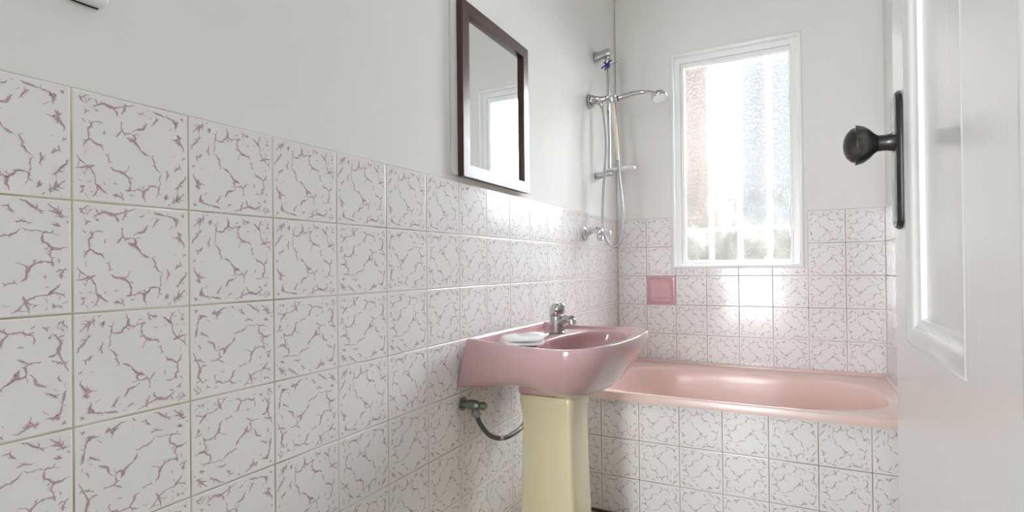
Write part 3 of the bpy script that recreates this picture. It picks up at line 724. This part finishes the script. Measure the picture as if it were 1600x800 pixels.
hd_.tube(hp, lambda t: .0105 if t < .12 else .0105 + .003 * math.sin(min(1, (t - .12) / .6) * PI) - .001 * t, 18)
HND = hd_.build('handle', CHROME, HH, smooth_angle=60)
rg = MB(); rg.tube([(.136, OY + .0122, OZ - .0032), (.142, OY + .0125, OZ - .002)], .0125, 18, steps=1); rg.build('grip_ring', DARK, HND)
he = MB(); hax = Vector((.36, -.25, -1)).normalized(); hb = Vector((.322, OY + .018, OZ + .001))
he.lathe(hb, hax, [(0, .001), (.001, .012), (.005, .022), (.012, .031), (.022, .036), (.032, .037), (.036, .035)], 36); HE = he.build('shower_rose', CHROME, HH, smooth_angle=50)
sf_ = MB(); sf_.lathe(hb + hax * .035, hax, [(0, .033), (.003, .032), (.005, .028), (.004, .020), (.006, .012), (.005, 0)], 32); sf_.build('spray_face', CLEARP, HE, smooth_angle=30)
ho = MB(); ho.tube([(.0652, OY + .004, OZ - .047), (.073, OY, 1.72), (.083, OY - .006, 1.60), (.078, OY - .006, 1.50), (.066, OY - .006, 1.36), (.060, OY - .006, 1.24), (.067, OY - .004, 1.16), (.090, OY, 1.108), (.120, OY + .002, 1.096), (.146, OY + .004, 1.125), (.158, OY + .006, 1.20), (.155, OY + .006, 1.30), (.143, OY + .006, 1.42), (.137, OY + .006, 1.51)], .0062, 12)
ho.build('hose', HOSEG, HH, smooth_angle=60)
hc = MB(); hc.tube([(.137, OY + .006, 1.508), (.130, OY + .008, 1.60), (.121, OY + .010, 1.70), (.114, OY + .011, 1.76), (.109, OY + .011, 1.80)], lambda t: .0068 + .0022 * t * t, 14); hc.build('hose_sleeve', HOSEC, HH, smooth_angle=60)

# bath mixer on the tiles below
MY, MZ = 2.04, 1.157
MT = thing('bath_mixer', 'chrome wall mixer with a lever on the tiling below the shower hose', 'tap', (0, MY, MZ))
f_ = MB(); f_.lathe((0.0005, MY, MZ), (1, 0, 0), [(0, .033), (.006, .033), (.012, .026), (.016, .020)], 28); f_.build('wall_flange', CHROME, MT, smooth_angle=40)
b_ = MB(); b_.tube([(.012, MY, MZ + .002), (.035, MY, MZ + .014), (.058, MY, MZ + .014), (.082, MY, MZ + .002)], lambda t: .017 - .001 * t, 18); b_.lathe((.070, MY, MZ + .006), (1, 0, -.2), [(0, .018), (.018, .019), (.022, .015)], 22); b_.build('mixer_body', CHROME, MT, smooth_angle=50)
k_ = MB(); k_.lathe((.078, MY, MZ - .008), (.1, -.15, -1), [(0, .010), (.006, .015), (.024, .015), (.028, .011), (.029, .0)], 22); k_.build('knob', CHROME, MT, smooth_angle=40)
s2 = MB(); s2.tube([(.088, MY, MZ + .002), (.105, MY, MZ - .002), (.118, MY, MZ - .004)], .008, 14); s2.lathe((.112, MY, MZ - .003), (1, 0, -.1), [(0, .011), (.003, .0135), (.016, .0135), (.018, .011)], 18); s2.build('lever', CHROME, MT, smooth_angle=40)

# ------------------------------------------------------------------ door
DT_ = 0.038; DY0, DY1, DZ1 = YF + 0.005, 0.487, 2.03
DOOR = holder('door_1', (DX + DT_, DY0, 0.008))
px = [(0.166, 0.413), (-0.205, 0.042)]; pz = [(0.20, 0.58), (0.912, 1.90)]
dl = MB()
def rail(y0, y1, z0, z1): dl.box((DX, y0, z0), (DX + DT_, y1, z1))
rail(px[0][1], DY1, .008, DZ1); rail(px[1][1], px[0][0], .008, DZ1); rail(DY0, px[1][0], .008, DZ1)
for (a, b) in px:
    rail(a, b, .008, pz[0][0]); rail(a, b, pz[0][1], pz[1][0]); rail(a, b, pz[1][1], DZ1)
LEAFD = struct(dl.build('door_leaf', DOORP, DOOR))
for (a, b) in px:
    for (c, d) in pz:
        for side in (-1, 1):
            mo = MB(); xs = DX if side < 0 else DX + DT_; sg = side
            q = lambda i, dep: [(xs - sg * dep, a + i, c + i), (xs - sg * dep, b - i, c + i), (xs - sg * dep, b - i, d - i), (xs - sg * dep, a + i, d - i)]
            mo.rings([q(-.002, 0), q(-.001, -.0005), q(.002, -.0004), q(.004, .0004), q(.010, .0015), q(.014, .0025), q(.018, .0055), q(.023, .0085), q(.027, .0095), q(.028, .0125), q(.028, .0145)], cap1=True)
            struct(mo.build('panel_moulding', DOORP, LEAFD, smooth_angle=35))
# the iron knob and plate
pl = MB(); rs = []
def plate(hy, z0, z1, x):
    pts = []; n = 10
    for k in range(n + 1):
        a = PI * k / n; pts.append((x, 0.4405 + hy * math.cos(a), z1 - hy + hy * math.sin(a)))
    for k in range(n + 1):
        a = PI + PI * k / n; pts.append((x, 0.4405 + hy * math.cos(a), z0 + hy * .5 + hy * .5 * math.sin(a)))
    return pts
pl.rings([plate(.023, 1.046, 1.218, DX - .0005), plate(.023, 1.046, 1.218, DX - .003), plate(.020, 1.049, 1.215, DX - .0065), plate(.015, 1.054, 1.211, DX - .0072)], True, True)
struct(pl.build('escutcheon', IRON, DOOR, smooth_angle=35))
kb = MB(); kb.lathe((DX - .006, .433, 1.154), (-1, 0, 0), [(0, .0125), (.002, .0115), (.006, .0105), (.010, .0098), (.018, .0100), (.022, .0130), (.027, .0185), (.033, .0228), (.0405, .0252), (.0425, .0252), (.0430, .0222), (.0470, .0205), (.0515, .0155), (.0545, .0085), (.0555, .001)], 40)
struct(kb.build('door_knob', IRON, DOOR, smooth_angle=35))
for zz in (0.25, 1.02, 1.8):
    hg = MB(); hg.lathe((DX + DT_ + .004, DY0 + .002, zz), (0, 0, 1), [(0, .006), (.09, .006)], 12); struct(hg.build('hinge', DULLCHROME, DOOR, smooth_angle=40))

# ------------------------------------------------------------------ small wall fittings
for (x, z, lab) in ((0.240, 2.123, 'tiny white wall hook to the left of the window top'), (0.974, 2.132, 'tiny white wall hook to the right of the window top')):
    m_ = MB(); m_.lathe((x, YB + .004, z), (0, -1, 0), [(0, .006), (.003, .006), (.004, .003), (.012, .003)], 14); m_.tube([(x, YB - .008, z), (x, YB - .014, z + .002), (x, YB - .015, z + .012)], .0028, 10)
    tag(m_.build('wall_hook', PLASTIC, smooth_angle=40, loc=(x, YB, z)), lab, 'hook', 'hooks beside the window')
WF = thing('wall_fitting', 'white plastic fitting with a dark lower edge, cut off at the top left', 'fitting', (0, -.03, 1.38))
bx = MB(); rs = []
for x, i in ((-.003, 0), (.010, 0), (.013, .002), (.015, .006)):
    rs.append([(x, y, z) for (y, z) in ((-.10 + i, 1.392 + i), (-.005, 1.392 + i), (.028 - i, 1.393 + i), (.035 - i, 1.40 + i * .5), (.036 - i, 1.45 - i), (-.10 + i, 1.45 - i))])
rs = [[(x, y + .007, z - .0150) for x, y, z in q_] for q_ in rs]
bx.rings(rs, True, True); bx.build('cover', PLASTIC, WF, bevel=0.003)
MB().box((-.002, -.088, 1.3764), (.002, .033, 1.3773)).build('lower_edge', DARK, WF)
# invented ceiling lamp above the frame, housing for the added room fill
CL = thing('added_ceiling_light', 'round white ceiling light added out of view on the bathroom ceiling for the interior fill', 'light', (0.62, 1.0, ZC))
m_ = MB(); m_.lathe((0.62, 1.0, ZC), (0, 0, -1), [(0, .19), (.05, .19), (.055, .185), (.055, .0)], 40); m_.build('lamp_base', PLASTIC, CL, smooth_angle=40)
